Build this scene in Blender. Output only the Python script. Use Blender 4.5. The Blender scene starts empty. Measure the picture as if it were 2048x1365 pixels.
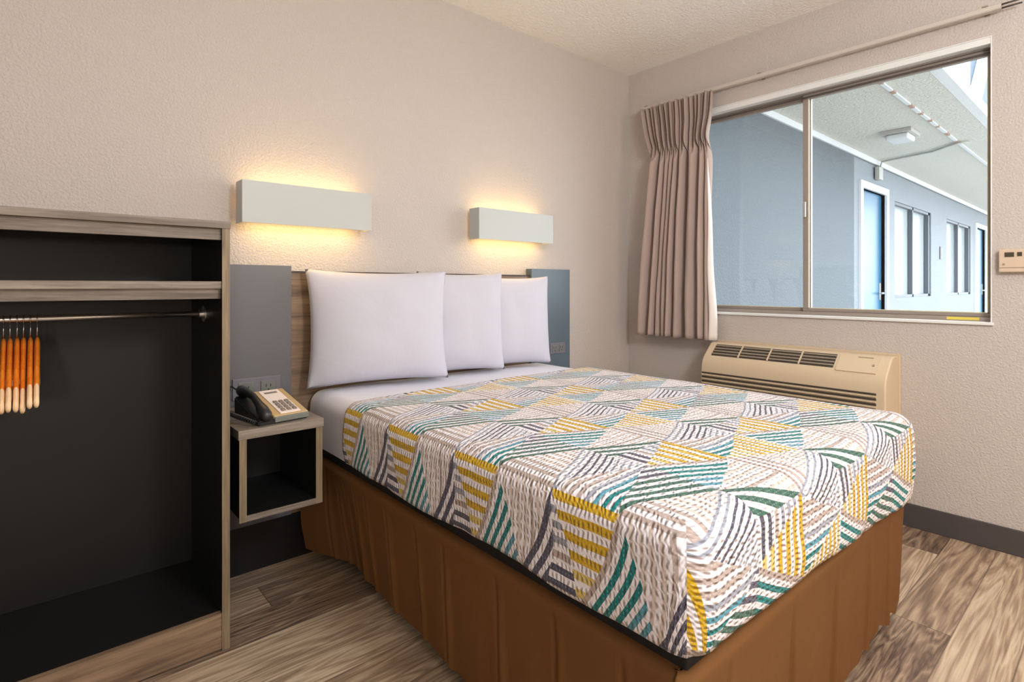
import bpy, bmesh, math, random
from mathutils import Vector, Matrix
random.seed(7)
S = bpy.context.scene
COL = S.collection
def lin(r, g=None, b=None):
    if g is None: g = b = r
    f = lambda c: (c/255/12.92) if c/255 <= .04045 else ((c/255+.055)/1.055)**2.4
    return (f(r), f(g), f(b), 1)

# ---------------- camera ----------------
cd = bpy.data.cameras.new('camera'); cam = bpy.data.objects.new('camera', cd); COL.objects.link(cam)
cam.location = (-2.932, -2.209, 1.068)
cam.rotation_euler = (math.pi/2, 0, math.radians(-41))
cd.sensor_width = 36; cd.lens = 1099/2048*36
cd.shift_y = -(682.5-572)/2048
cd.clip_start = .02
S.camera = cam
# ---------------- world, exposure ----------------
S.view_settings.view_transform = 'Standard'; S.view_settings.look = 'None'
S.view_settings.gamma = 1; S.view_settings.exposure = -0.08
W = bpy.data.worlds.new('world'); S.world = W; W.use_nodes = True
bg = W.node_tree.nodes['Background']; bg.inputs[0].default_value = (.90, .95, 1.0, 1); bg.inputs[1].default_value = 8.0
S.cycles.max_bounces = 10; S.cycles.diffuse_bounces = 6; S.cycles.transparent_max_bounces = 12
S.cycles.caustics_reflective = False; S.cycles.caustics_refractive = False
S.cycles.sample_clamp_indirect = 6
def area(name, loc, rot, sx, sy, power, color, parent=None, portal=False, spread=None):
    l = bpy.data.lights.new(name, 'AREA'); l.shape = 'RECTANGLE'; l.size = sx; l.size_y = sy
    l.energy = power; l.color = color
    if spread: l.spread = spread
    if portal: l.cycles.is_portal = True
    o = bpy.data.objects.new(name, l); COL.objects.link(o); o.location = loc; o.rotation_euler = rot
    if parent: o.parent = parent
    return o



# ---------------- helpers ----------------
def lab(o, label=None, cat=None, group=None, kind=None):
    if label: o['label'] = label
    if cat: o['category'] = cat
    if group: o['group'] = group
    if kind: o['kind'] = kind
    return o
def empty(name, loc, label, cat, rz=0, group=None):
    o = bpy.data.objects.new(name, None); COL.objects.link(o); o.location = loc; o.rotation_euler = (0, 0, rz)
    o.empty_display_size = .05
    return lab(o, label, cat, group)
def obj(name, bm, mat, parent=None, smooth=False, world=False, label=None):
    me = bpy.data.meshes.new(name)
    bmesh.ops.recalc_face_normals(bm, faces=bm.faces)
    bm.to_mesh(me); bm.free()
    for m in (mat if isinstance(mat, (list, tuple)) else [mat]): me.materials.append(m)
    if smooth:
        for p in me.polygons: p.use_smooth = True
    o = bpy.data.objects.new(name, me); COL.objects.link(o)
    if parent:
        o.parent = parent
        if world:
            bpy.context.view_layer.update(); o.matrix_parent_inverse = parent.matrix_world.inverted()
    if label: o['label'] = label
    return o
def sharp(o, ang=35):
    o.data.set_sharp_from_angle(angle=math.radians(ang)); return o
def box(bm, x0, x1, y0, y1, z0, z1, bev=0, seg=2, mi=0):
    r = bmesh.ops.create_cube(bm, size=1)
    vs = r['verts']
    for v in vs:
        v.co = Vector(((x0+x1)/2+v.co.x*(x1-x0), (y0+y1)/2+v.co.y*(y1-y0), (z0+z1)/2+v.co.z*(z1-z0)))
    fs = {f for v in vs for f in v.link_faces}
    for f in fs: f.material_index = mi
    if bev:
        es = list({e for v in vs for e in v.link_edges})
        r = bmesh.ops.bevel(bm, geom=es, offset=bev, segments=seg, affect='EDGES', profile=.5)
        for f in r['faces']: f.material_index = mi
    return bm
def B(*a, **k):
    bm = bmesh.new(); box(bm, *a, **k); return bm
def tube(bm, pts, r, n=10, cap=True, mi=0):
    pts = [Vector(p) for p in pts]; rings = []
    up = Vector((0, 0, 1)); prev = None
    for i, p in enumerate(pts):
        t = (pts[min(i+1, len(pts)-1)]-pts[max(i-1, 0)]).normalized()
        if prev is None:
            a = up if abs(t.z) < .9 else Vector((1, 0, 0))
            nrm = t.cross(a).normalized()
        else:
            nrm = (prev - t*prev.dot(t)).normalized()
        prev = nrm; b = t.cross(nrm)
        rr = r[i] if isinstance(r, (list, tuple)) else r
        rings.append([bm.verts.new(p+(nrm*math.cos(2*math.pi*k/n)+b*math.sin(2*math.pi*k/n))*rr) for k in range(n)])
    for a, b in zip(rings, rings[1:]):
        for k in range(n):
            bm.faces.new((a[k], a[(k+1) % n], b[(k+1) % n], b[k])).material_index = mi
    if cap:
        bm.faces.new(rings[0]); bm.faces.new(rings[-1])
    return bm
def prism(bm, prof, axis, a, b, mi=0):
    """closed profile (2D) extruded along axis from a to b. axis 0: (y,z); 1: (x,z); 2: (x,y)"""
    def mk(p, t):
        return {0: (t, p[0], p[1]), 1: (p[0], t, p[1]), 2: (p[0], p[1], t)}[axis]
    va = [bm.verts.new(mk(p, a)) for p in prof]; vb = [bm.verts.new(mk(p, b)) for p in prof]
    n = len(prof)
    for i in range(n):
        bm.faces.new((va[i], va[(i+1) % n], vb[(i+1) % n], vb[i])).material_index = mi
    bm.faces.new(va).material_index = mi; bm.faces.new(vb).material_index = mi
    return bm

# ---------------- materials ----------------
def mat(name, color, rough=.6, metal=0, spec=.5, **k):
    m = bpy.data.materials.new(name); m.use_nodes = True
    p = m.node_tree.nodes['Principled BSDF']
    p.inputs['Base Color'].default_value = color; p.inputs['Roughness'].default_value = rough
    p.inputs['Metallic'].default_value = metal; p.inputs['Specular IOR Level'].default_value = spec
    for a, b in k.items(): p.inputs[a.replace('_', ' ')].default_value = b
    return m
class E:
    """tiny expression layer over Math nodes"""
    def __init__(s, nt, sock): s.nt, s.s = nt, sock
    def _m(s, op, *a):
        n = s.nt.nodes.new('ShaderNodeMath'); n.operation = op
        for i, x in enumerate((s,)+a):
            if isinstance(x, E): s.nt.links.new(x.s, n.inputs[i])
            else: n.inputs[i].default_value = x
        return E(s.nt, n.outputs[0])
    def __add__(s, o): return s._m('ADD', o)
    def __radd__(s, o): return s._m('ADD', o)
    def __sub__(s, o): return s._m('SUBTRACT', o)
    def __rsub__(s, o): return (s*-1)+o
    def __mul__(s, o): return s._m('MULTIPLY', o)
    def __rmul__(s, o): return s._m('MULTIPLY', o)
    def __truediv__(s, o): return s._m('DIVIDE', o)
    def __lt__(s, o): return s._m('LESS_THAN', o)
    def __gt__(s, o): return s._m('GREATER_THAN', o)
    def floor(s): return s._m('FLOOR')
    def frac(s): return s._m('FRACT')
    def sin(s): return s._m('SINE')
    def abs(s): return s._m('ABSOLUTE')
    def mod(s, k): return s._m('FLOORED_MODULO', k)
def mixc(nt, fac, a, b):
    n = nt.nodes.new('ShaderNodeMix'); n.data_type = 'RGBA'
    if isinstance(fac, E): nt.links.new(fac.s, n.inputs[0])
    elif isinstance(fac, (int, float)): n.inputs[0].default_value = fac
    else: nt.links.new(fac, n.inputs[0])
    for i, x in ((6, a), (7, b)):
        if isinstance(x, tuple): n.inputs[i].default_value = x
        else: nt.links.new(x, n.inputs[i])
    return n.outputs[2]
def coords(nt, kind='Object', scale=(1, 1, 1), rot=(0, 0, 0)):
    tc = nt.nodes.new('ShaderNodeTexCoord'); mp = nt.nodes.new('ShaderNodeMapping')
    nt.links.new(tc.outputs[kind], mp.inputs[0]); mp.inputs['Scale'].default_value = scale
    mp.inputs['Rotation'].default_value = rot
    return mp.outputs[0]
def noise(nt, vec, scale, detail=3, rough=.5, dist=0):
    n = nt.nodes.new('ShaderNodeTexNoise'); nt.links.new(vec, n.inputs['Vector'])
    n.inputs['Scale'].default_value = scale; n.inputs['Detail'].default_value = detail
    n.inputs['Roughness'].default_value = rough; n.inputs['Distortion'].default_value = dist
    return n.outputs['Fac']
def ramp(nt, fac, stops):
    r = nt.nodes.new('ShaderNodeValToRGB'); nt.links.new(fac.s if isinstance(fac, E) else fac, r.inputs[0])
    el = r.color_ramp.elements
    while len(el) < len(stops): el.new(.5)
    for e, (p, c) in zip(el, stops): e.position = p; e.color = c
    return r.outputs[0]
def bump(m, height, dist=.01, strength=1.0):
    nt = m.node_tree; b = nt.nodes.new('ShaderNodeBump'); nt.links.new(height, b.inputs['Height'])
    b.inputs['Distance'].default_value = dist; b.inputs['Strength'].default_value = strength
    nt.links.new(b.outputs[0], nt.nodes['Principled BSDF'].inputs['Normal'])
def plaster(name, color, sc=120, d=.0016):
    m = mat(name, color, .75, spec=.3); nt = m.node_tree
    v = coords(nt)
    h = ramp(nt, noise(nt, v, sc, 3, .55, .4), [(.38, (0, 0, 0, 1)), (.62, (1, 1, 1, 1))])
    bump(m, h, d, .8)
    c = mixc(nt, noise(nt, v, 1.3, 2), tuple(x*.97 for x in color[:3])+(1,), tuple(min(1, x*1.03) for x in color[:3])+(1,))
    nt.links.new(c, nt.nodes['Principled BSDF'].inputs['Base Color'])
    return m
def wood(name, c1, c2, c3, axis, rough=.5, fine=60):
    m = mat(name, c1, rough, spec=.35); nt = m.node_tree
    sc = [12, 12, 12]; sc[axis] = .9
    v = coords(nt, 'Object', sc)
    n1 = noise(nt, v, 2.2, 6, .6, .6)
    sc2 = [1, 1, 1]; sc2[axis] = .04
    n2 = noise(nt, coords(nt, 'Object', sc2), fine*3, 3, .6)
    c = ramp(nt, n1, [(.3, c1), (.5, c2), (.68, c3)])
    c = mixc(nt, .3, c, ramp(nt, n2, [(.35, c1), (.65, c3)]))
    nt.links.new(c, nt.nodes['Principled BSDF'].inputs['Base Color'])
    return m
M = {}
M['wall'] = plaster('wall_plaster', lin(196, 189, 184))
M['ceil'] = plaster('ceiling_plaster', lin(246, 245, 241), 70, .003)
M['reveal'] = mat('white_reveal', lin(225, 228, 228), .6)
M['base'] = mat('charcoal_vinyl_base', lin(74, 69, 70), .55)
M['woodx'] = wood('grey_oak_along_x', lin(82, 74, 68), lin(122, 112, 102), lin(160, 150, 138), 0)
M['woodz'] = wood('grey_oak_along_z', lin(84, 73, 60), lin(126, 111, 90), lin(158, 142, 116), 2)
M['hbwood'] = wood('brown_oak_along_x', lin(84, 68, 56), lin(128, 106, 86), lin(158, 136, 112), 0, .4)
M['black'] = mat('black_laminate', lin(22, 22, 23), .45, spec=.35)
M['grey_panel'] = mat('grey_laminate', lin(100, 102, 107), .4)
M['teal_panel'] = mat('slate_laminate', lin(88, 103, 114), .35)
M['dark_edge'] = mat('dark_edge', lin(60, 52, 48), .5)
M['chrome'] = mat('chrome', lin(215, 215, 215), .34, 1)
M['wire'] = mat('hanger_wire', lin(190, 195, 200), .25, 1)
M['white_metal'] = mat('white_enamel', lin(184, 190, 188), .45)
M['diffuser'] = mat('lamp_diffuser', lin(255, 214, 140), .5, Emission_Color=(1, .62, .25, 1), Emission_Strength=1.6)
M['bronze'] = mat('bronze_aluminium', lin(158, 148, 140), .45, .3)
M['bronze_dark'] = mat('bronze_gasket', lin(72, 62, 58), .5)
M['seal'] = mat('pale_glazing_bead', lin(206, 200, 170), .5)
M['sticker'] = mat('yellow_sticker', lin(214, 196, 84), .5)
M['ac'] = mat('beige_plastic', lin(206, 188, 160), .45)
M['ac_dark'] = mat('dark_grille', lin(64, 58, 52), .6)
M['ac_slat'] = mat('grille_slat', lin(150, 138, 120), .5)
M['stat'] = mat('cream_plastic', lin(206, 186, 164), .5)
M['lcd'] = mat('dark_display', lin(72, 66, 54), .25)
M['ph_body'] = mat('tan_plastic', lin(186, 160, 118), .45)
M['ph_plate'] = mat('pale_faceplate', lin(232, 222, 218), .5)
M['ph_black'] = mat('black_plastic', lin(34, 36, 38), .35)
M['ph_key'] = mat('grey_key', lin(128, 118, 112), .5)
M['ph_btrim'] = mat('grey_plastic', lin(110, 116, 112), .4)
M['plate'] = mat('grey_cover_plate', lin(112, 112, 122), .45)
M['rail'] = mat('rail_white', lin(196, 188, 180), .5)
M['gap_shadow'] = mat('shadow_black_cloth', lin(26, 24, 24), .9)
M['ticking'] = mat('mattress_ticking', lin(205, 205, 212), .9)
M['hook_dark'] = mat('dark_wire', lin(60, 60, 60), .4, .7)
# hangers
hw = wood('orange_varnished_wood', lin(196, 92, 18), lin(228, 124, 30), lin(240, 160, 66), 2, .3); M['hanger'] = hw
M['hang_tip'] = mat('pale_bare_wood', lin(240, 206, 164), .5)
# fabric helper
def fabric(name, color, sheen=.2, weave=900, d=.0006, wr=0):
    m = mat(name, color, .85, spec=.2, Sheen_Weight=sheen); nt = m.node_tree
    v = coords(nt)
    if wr:
        bump(m, noise(nt, v, wr, 4, .5, .8), .012, .35)
    else:
        bump(m, noise(nt, v, weave, 1), d, .3)
    return m
M['linen'] = fabric('white_cotton', lin(218, 218, 230), wr=5)
M['skirt'] = fabric('brown_skirt_cloth', lin(110, 75, 42), 0, wr=7)
M['curtain'] = fabric('taupe_curtain', lin(174, 157, 150), .1)
M['lining'] = fabric('curtain_lining', lin(226, 220, 216), .1)
M['pillowcase'] = fabric('lavender_white_cotton', lin(196, 197, 210), wr=5)
# glass
def glass(name, tint):
    m = bpy.data.materials.new(name); m.use_nodes = True; nt = m.node_tree
    nt.nodes.remove(nt.nodes['Principled BSDF'])
    t = nt.nodes.new('ShaderNodeBsdfTransparent'); t.inputs[0].default_value = tint
    g = nt.nodes.new('ShaderNodeBsdfGlossy'); g.inputs['Roughness'].default_value = .02
    f = nt.nodes.new('ShaderNodeLayerWeight'); f.inputs[0].default_value = .5
    fr = E(nt, f.outputs['Facing'])._m('POWER', 5.0)*.9+.03
    mx = nt.nodes.new('ShaderNodeMixShader')
    nt.links.new(fr.s, mx.inputs[0]); nt.links.new(t.outputs[0], mx.inputs[1]); nt.links.new(g.outputs[0], mx.inputs[2])
    nt.links.new(mx.outputs[0], nt.nodes['Material Output'].inputs[0])
    return m
M['glass'] = glass('window_glass', (.95, .97, .98, 1))
# floor planks
def floor_mat():
    m = mat('wood_plank_vinyl', lin(150, 130, 110), .42, spec=.4); nt = m.node_tree
    tc = nt.nodes.new('ShaderNodeTexCoord'); sx = nt.nodes.new('ShaderNodeSeparateXYZ'); nt.links.new(tc.outputs['Object'], sx.inputs[0])
    x = E(nt, sx.outputs[0]); y = E(nt, sx.outputs[1])
    PW, PL = .152, 1.22
    row = (y/PW).floor()
    off = (row*12.9898).sin()*43758.5453
    xs = x/PL+off.frac()
    colm = xs.floor()
    cid = row*7.13+colm*3.71
    rnd = ((cid*78.233).sin()*43758.5453).frac()
    rnd2 = ((cid*39.425).sin()*24634.634).frac()
    cmb = nt.nodes.new('ShaderNodeCombineXYZ')
    nt.links.new((x*.55+rnd*31).s, cmb.inputs[0]); nt.links.new((y*5.5+rnd2*17).s, cmb.inputs[1]); nt.links.new((rnd*9).s, cmb.inputs[2])
    n1 = noise(nt, cmb.outputs[0], 1.5, 4, .5, .7)
    # cathedral grain: rings of a stretched noise field
    rings = ((E(nt, n1)*13).frac()-.5).abs()*2
    cmb2 = nt.nodes.new('ShaderNodeCombineXYZ')
    nt.links.new((x*3+rnd*5).s, cmb2.inputs[0]); nt.links.new((y*70).s, cmb2.inputs[1])
    n2 = noise(nt, cmb2.outputs[0], 1.6, 4, .6)
    t = rings*.26+E(nt, n2)*.55+E(nt, n1)*.30+rnd*.30-.24
    c = ramp(nt, t, [(.16, lin(84, 68, 58)), (.36, lin(130, 110, 94)), (.56, lin(170, 149, 126)), (.78, lin(206, 190, 166))])
    # seams
    fy = (y/PW).frac(); fx = xs.frac()
    seam = ((fy-.5).abs() > .488)
    seam2 = ((fx-.5).abs() > .4985)
    sm = seam._m('MAXIMUM', seam2)
    c = mixc(nt, sm*.55, c, lin(64, 52, 44))
    nt.links.new(c, nt.nodes['Principled BSDF'].inputs['Base Color'])
    bump(m, (E(nt, n2)*.5-sm*.6).s, .0015, .5)
    return m
M['floor'] = floor_mat()
# bedspread: curved triangular patches of stripes on white, seersucker puckers. UV is in metres of cloth.
def spread_mat():
    m = mat('striped_triangle_seersucker', lin(222, 218, 226), .85, spec=.2, Sheen_Weight=.1); nt = m.node_tree
    tc = nt.nodes.new('ShaderNodeTexCoord'); sx = nt.nodes.new('ShaderNodeSeparateXYZ'); nt.links.new(tc.outputs['UV'], sx.inputs[0])
    u = E(nt, sx.outputs[0]); v = E(nt, sx.outputs[1])
    wob = E(nt, noise(nt, tc.outputs['UV'], 11, 2))*.008-.004
    s_, h_ = .175, .205
    V = (v+wob-.008)/h_
    row = V.floor(); p = row.mod(2); fv = V-row
    arc = (fv*math.pi).sin()            # 0 on row lines, 1 mid-row: bows the patch edges
    t = p*(1-fv)+(1-p)*fv
    U = (u+wob-1.045)/s_-arc*(.11-(V > 0)*.08)
    k = U.floor(); a = U-k
    isA = ((a-.5).abs() < (1-t)*.5)
    m_ = (U+.5).floor(); b = U-m_
    ke = k.mod(2); me = m_.mod(2)
    rr = (row/2).floor().mod(2)
    # colours
    mustard, mustard2 = lin(198, 162, 34), lin(206, 186, 110)
    teal, blue = lin(22, 122, 124), lin(84, 148, 170)
    slate, slate2 = lin(84, 84, 102), lin(150, 156, 172)
    taupe, taupe2 = lin(176, 162, 156), lin(206, 194, 188)
    green = lin(66, 104, 92)
    def stripes(coord, n, duty, cols):
        q = coord*n
        mask = (q.frac() < duty)
        col = ramp_const(q.floor()/n+.02, cols)
        return mask, col
    def ramp_const(f, cols):
        r = nt.nodes.new('ShaderNodeValToRGB'); nt.links.new(f.s, r.inputs[0]); r.color_ramp.interpolation = 'CONSTANT'
        el = r.color_ramp.elements
        while len(el) < len(cols): el.new(.5)
        for i, (e, c) in enumerate(zip(el, cols)): e.position = i/len(cols); e.color = c
        return r.outputs[0]
    white = lin(230, 228, 236)
    def _(): pass
    def pick(sel, A, Bc):   # sel=1 -> A
        return (sel*A[0]+(1-sel)*Bc[0], mixc(nt, sel, Bc[1], A[1]))
    # row parity 1 (side drop and every other row)
    A1e = stripes(t, 6.0, .52, [mustard, mustard, mustard, mustard, mustard2, mustard2])
    A1o = stripes(a, 8.0, .42, [taupe2, taupe2, taupe2, taupe2, taupe2, taupe, taupe2, taupe2])
    B1e_l = stripes(b*1.0+t*.5, 5.5, .55, [slate, slate, slate, slate, slate2, slate2])
    B1g = stripes(b*1.0+t*.5, 5.5, .5, [green, green, green, green, slate2])
    B1e_l = pick((V > 0), B1g, B1e_l)
    B1e_r = stripes(t, 7.0, .5, [slate2, slate2, slate2, slate2, taupe, slate, slate])
    chev = (b < 0.0)
    B1e = pick(chev, B1e_l, B1e_r)
    B1o = stripes(b+t*.5, 6.5, .5, [taupe, teal, teal, teal, blue, blue, slate2])
    # row parity 0
    A0e = stripes(a, 8.0, .5, [slate2, taupe, taupe, slate2, blue, teal, teal])
    A0o = stripes(t, 8.5, .5, [taupe, taupe, taupe2, taupe2, taupe2, taupe2])
    B0e = stripes(b+t*.5, 10.0, .36, [slate2, slate, slate, slate2, slate2])
    B0o_a = stripes(t, 9.0, .5, [mustard2, mustard2, mustard, mustard, mustard2])
    B0o_b = stripes(t*.5-b, 6.5, .5, [green, green, green, slate, slate])
    B0o = pick(rr, B0o_a, B0o_b)
    RA1 = pick(1-ke, A1e, A1o); RB1 = pick(1-me, B1e, B1o)
    RA0 = pick(1-ke, A0e, A0o); RB0 = pick(1-me, B0e, B0o)
    R1 = pick(isA, RA1, RB1); R0 = pick(isA, RA0, RB0)
    mask, col = pick(p, R1, R0)
    # dashes of the seersucker weave break up the stripes
    tick = ((u*115).frac() < .22)*((v*115).frac() < .5)
    c = mixc(nt, mask*(1-tick*.22), white, col)
    nt.links.new(c, nt.nodes['Principled BSDF'].inputs['Base Color'])
    nb = E(nt, noise(nt, tc.outputs['UV'], 26, 2))
    hgt = ((u*560+nb*9).sin()*((v*300+nb*12).sin()*.6+.5))*.5+nb*.9
    bump(m, hgt.s, .0065, .8)
    return m
M['spread'] = spread_mat()

# ---------------- room shell ----------------
H = 2.44
XL, YB = -4.6, -5.2
def struct(name, bm, m, **k):
    o = obj(name, bm, m, **k); o['kind'] = 'structure'; return o
WT = .16
struct('floor', B(XL-.1, 0, YB-.1, 0, -.1, 0), M['floor'])
struct('ceiling', B(XL-.1, WT, YB-.1, .1, H, H+.1), M['ceil'])
struct('wall_back', B(XL-.1, WT, 0, .1, -.1, H), M['wall'])
struct('wall_left', B(XL-.1, XL, YB, 0, -.1, H), M['wall'])
struct('wall_front', B(XL-.1, WT, YB-.1, YB, -.1, H), M['wall'])
wy0, wy1, wz0, wz1 = -1.804, -.34, .915, 2.085
bm = bmesh.new()
box(bm, 0, WT, YB, wy0, -.1, H); box(bm, 0, WT, wy1, 0, -.1, H)
box(bm, 0, WT, wy0, wy1, -.1, wz0); box(bm, 0, WT, wy0, wy1, wz1, H)
struct('wall_right', bm, M['wall'])
# reveal lining + sill
bm = bmesh.new()
box(bm, -.002, WT, wy0, wy1, wz1-.004, wz1)
box(bm, -.002, WT, wy0, wy0+.004, wz0+.004, wz1-.004); box(bm, -.002, WT, wy1-.004, wy1, wz0+.004, wz1-.004)
struct('trim_1', bm, M['reveal'])
struct('trim_2', B(-.012, .05, wy0-.006, wy1+.006, wz0-.008, wz0+.004, bev=.002), M['reveal'])
# baseboards
struct('baseboard_right', B(-.008, 0, YB+.01, -.012, 0, .103, bev=.003), M['base'])
struct('baseboard_back', B(XL+.01, -.0, -.008, 0, 0, .103, bev=.003), M['base'])
struct('baseboard_left', B(XL, XL+.008, YB+.01, -.01, 0, .103, bev=.003), M['base'])
struct('baseboard_front', B(XL+.01, -.01, YB, YB+.008, 0, .103, bev=.003), M['base'])
struct('trim_3', B(.0, .046, wy0+.004, wy1-.004, 2.054, wz1-.004, bev=.002), M['reveal'])
# window frame (bronze aluminium slider)
win = empty('window_1', (.07, (wy0+wy1)/2, wz0), 'wide bronze aluminium sliding window in the right wall', 'window'); win['kind'] = 'structure'
a0, a1, b0, b1 = wy0+.004, wy1-.004, wz0+.004, wz1-.004
bm = bmesh.new()
box(bm, .05, .115, a0, a1, b1-.03, b1-.001); box(bm, .05, .115, a0, a1, b0, b0+.018)
box(bm, .056, .115, a0, a0+.008, b0, b1); box(bm, .05, .115, a1-.02, a1, b0, b1)
obj('window_frame', bm, M['bronze'], win, world=True)
bm = bmesh.new()
box(bm, .046, .052, a0, a1, b1-.052, b1-.046)
obj('window_track', bm, M['bronze_dark'], win, world=True)
mid = -1.065
def sash(y0, y1, x, nm):
    bm = bmesh.new()
    box(bm, x, x+.022, y0, y1, b1-.055, b1-.03, bev=.002); box(bm, x, x+.022, y0, y1, b0+.018, b0+.034, bev=.002)
    wl, wr = (.018, .024)
    if y0 < -1.5: wl, wr = .007, .026
    else: wl, wr = .026, .02
    box(bm, x, x+.022, y0, y0+wl, b0+.034, b1-.055, bev=.002); box(bm, x, x+.022, y1-wr, y1, b0+.034, b1-.055, bev=.002)
    f = obj('sash', bm, M['bronze'], win, world=True)
    bm = bmesh.new()
    e = .004
    box(bm, x-.001, x+.004, y0+wl, y1-wr, b0+.034, b0+.034+e); box(bm, x-.001, x+.004, y1-wr-e, y1-wr, b0+.034, b1-.055)
    box(bm, x-.001, x+.004, y0+wl, y0+wl+e, b0+.034, b1-.055)
    g = obj('glazing_bead', bm, M['seal'], f, world=True)
    g2 = obj('pane', B(x+.009, x+.013, y0+wl, y1-wr, b0+.034, b1-.055), M['glass'], f, world=True)
    return f
sash(a0+.008, mid+.012, .062, 'r'); sash(mid-.018, a1-.02, .088, 'l')
obj('latch', B(.05, .062, mid-.006, mid+.006, 1.42, 1.50, bev=.002), M['chrome'], win, world=True)
obj('sticker', B(.0484, .0499, -1.757, -1.648, b0+.004, b0+.016), M['sticker'], win, world=True, label='yellow sticker')

# ---------------- curtain rail and curtain ----------------
rail = empty('curtain_rail', (0, -.95, 2.165), 'long thin off-white curtain rail along the top of the window', 'curtain rail')
bm = bmesh.new(); prism(bm, [(-.062, 2.165), (-.062, 2.181), (-.057, 2.184), (-.030, 2.184), (-.030, 2.180), (-.054, 2.179), (-.054, 2.168), (-.030, 2.167), (-.030, 2.163), (-.057, 2.162)], 1, -.15, -1.84)
obj('rail_channel', bm, M['rail'], rail, world=True)
bm = bmesh.new()
tube(bm, [(-.047, -1.83, 2.181), (-.047, -1.90, 2.181)], .0035, 8); tube(bm, [(-.047, -1.83, 2.166), (-.047, -1.90, 2.166)], .0035, 8)
obj('rail_end', bm, M['dark_edge'], rail, world=True, smooth=True)
for y in (-.88, -1.79, -.17):
    bm = bmesh.new(); box(bm, -.06, 0, y-.009, y+.009, 2.184, 2.190, bev=.001); box(bm, -.004, 0, y-.009, y+.009, 2.165, 2.205, bev=.001)
    obj('bracket', bm, M['bronze'], rail, world=True)
cur = empty('curtain', (-.06, -.37, .765), 'short taupe pinch-pleated curtain drawn to the left of the window', 'curtain')
def curtain():
    bm = bmesh.new(); NS, NZ = 420, 64
    z0, z1 = .768, 2.163
    grid = []
    rnd = random.Random(3)
    # fold knots: widths & depths vary
    NP = 6
    knots = [0]; 
    ws = [1.5, .62, .55, .5, .6, .95, 1.45, .6, .5]
    tot = sum(ws); acc = 0; cs = []
    for w in ws: cs.append((acc/tot, (acc+w)/tot)); acc += w
    for j in range(NZ+1):
        q = j/NZ; z = z0+(z1-z0)*q
        rowv = []
        top = max(0, (q-.80)/.20)
        for i in range(NS+1):
            s = i/NS
            # fold index
            for n, (c0, c1) in enumerate(cs):
                if s <= c1+1e-9: break
            f = (s-c0)/(c1-c0)
            deep = [.036, .03, .022, .02, .03, .034, .026, .03, .02][n]
            w = math.cos(2*math.pi*f)
            low = -w*deep*1.25*(1+.15*math.sin(n*2.1+q*2))
            # pinch pleats: three sharp ridges per fold centre
            g = abs(f-.5)
            pin = (.022*math.cos(2*math.pi*f*3)+.012*math.cos(2*math.pi*f*1)) if g < .5 else 0
            pin *= (1 - .3*top)
            k = min(1, max(0, (q-.74)/.08)); k = k*k*(3-2*k)
            d = low*(1-k)+pin*k
            d += .004*math.sin(s*61+q*9)*(1-q)+.003*math.sin(q*23+n*1.7)*(1 if k > .2 else .4)
            ya = -.118+(-.107)*min(1, q/.82)**1.3+.067*max(0, (q-.82)/.18)**.8; yb = -.628
            # bottom spreads to left, squeeze at pleat foot
            ya_ = ya
            yb_ = yb + .018*math.exp(-((q-.82)/.06)**2) - .0*(1-q)+.012*math.sin((1-q)*3)
            y = ya_+(yb_-ya_)*s + .012*math.sin(2*math.pi*f)*(1-k)*.6
            x = -.075 - d - .018*(1-q)
            if x > -.012: x = -.012
            zz = z + (.004*math.sin(s*50) if j == NZ else 0) + (.003*math.sin(s*30) if j == 0 else 0)
            zz -= .0
            rowv.append(bm.verts.new((x, y, zz)))
        grid.append(rowv)
    for j in range(NZ):
        for i in range(NS):
            bm.faces.new((grid[j][i], grid[j][i+1], grid[j+1][i+1], grid[j+1][i]))
    return bm
o = obj('curtain_panel', curtain(), M['curtain'], cur, smooth=True, world=True)
md = o.modifiers.new('thick', 'SOLIDIFY'); md.thickness = .0025
# lining turned round the leading edge
bm = bmesh.new(); g = []
for j in range(41):
    q = j/40; z = .766+(1.78-.766)*q
    w = .036*(1-q)**.6+.002
    row = []
    for i in range(9):
        s = i/8
        y = -.612-.030*(1-q)*math.sin(s*math.pi*.9)-.006*math.sin(q*11)*(1-q)-.010*(1-q)
        x = -.100-.01*(1-q)+ w*1.9*s
        row.append(bm.verts.new((min(x, -.014), y, z)))
    g.append(row)
for j in range(40):
    for i in range(8): bm.faces.new((g[j][i], g[j][i+1], g[j+1][i+1], g[j+1][i]))
o = obj('lining', bm, M['lining'], cur, smooth=True, world=True, label='white lining edge')
o.modifiers.new('thick', 'SOLIDIFY').thickness = .0015

# ---------------- sconces ----------------
def sconce(x0, x1, label):
    z0, z1 = 1.297, 1.449
    r = empty('wall_sconce', ((x0+x1)/2, 0, (z0+z1)/2), label, 'wall lamp', group='oblong wall sconces above the bed')
    bm = bmesh.new()
    prof = [(x0, -.02), (x0, -.1), (x1, -.1), (x1, -.02), (x1-.004, -.02), (x1-.004, -.096), (x0+.004, -.096), (x0+.004, -.02)]
    prism(bm, prof, 2, z0, z1)
    obj('shade', bm, M['white_metal'], r, world=True)
    obj('back_plate', B(x0+.03, x1-.03, -.02, 0, z0+.02, z1-.02, bev=.002), M['white_metal'], r, world=True)
    bm = bmesh.new()
    for zz in (z0+.028, z1-.034): box(bm, x0+.02, x1-.02, -.094, -.021, zz, zz+.006)
    obj('diffuser', bm, M['diffuser'], r, world=True, label='glowing warm diffuser')
    for zz, rx in ((z0+.02, 0), (z1-.02, math.pi)):
        a = area('sconce_light', (0, 0, 0), (rx, 0, 0), x1-x0-.08, .05, 0.6 if rx else 0.8, (1, .67, .27))
        a.location = ((x0+x1)/2, -.055, zz)
        a.parent = r; bpy.context.view_layer.update(); a.matrix_parent_inverse = r.matrix_world.inverted()
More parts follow.
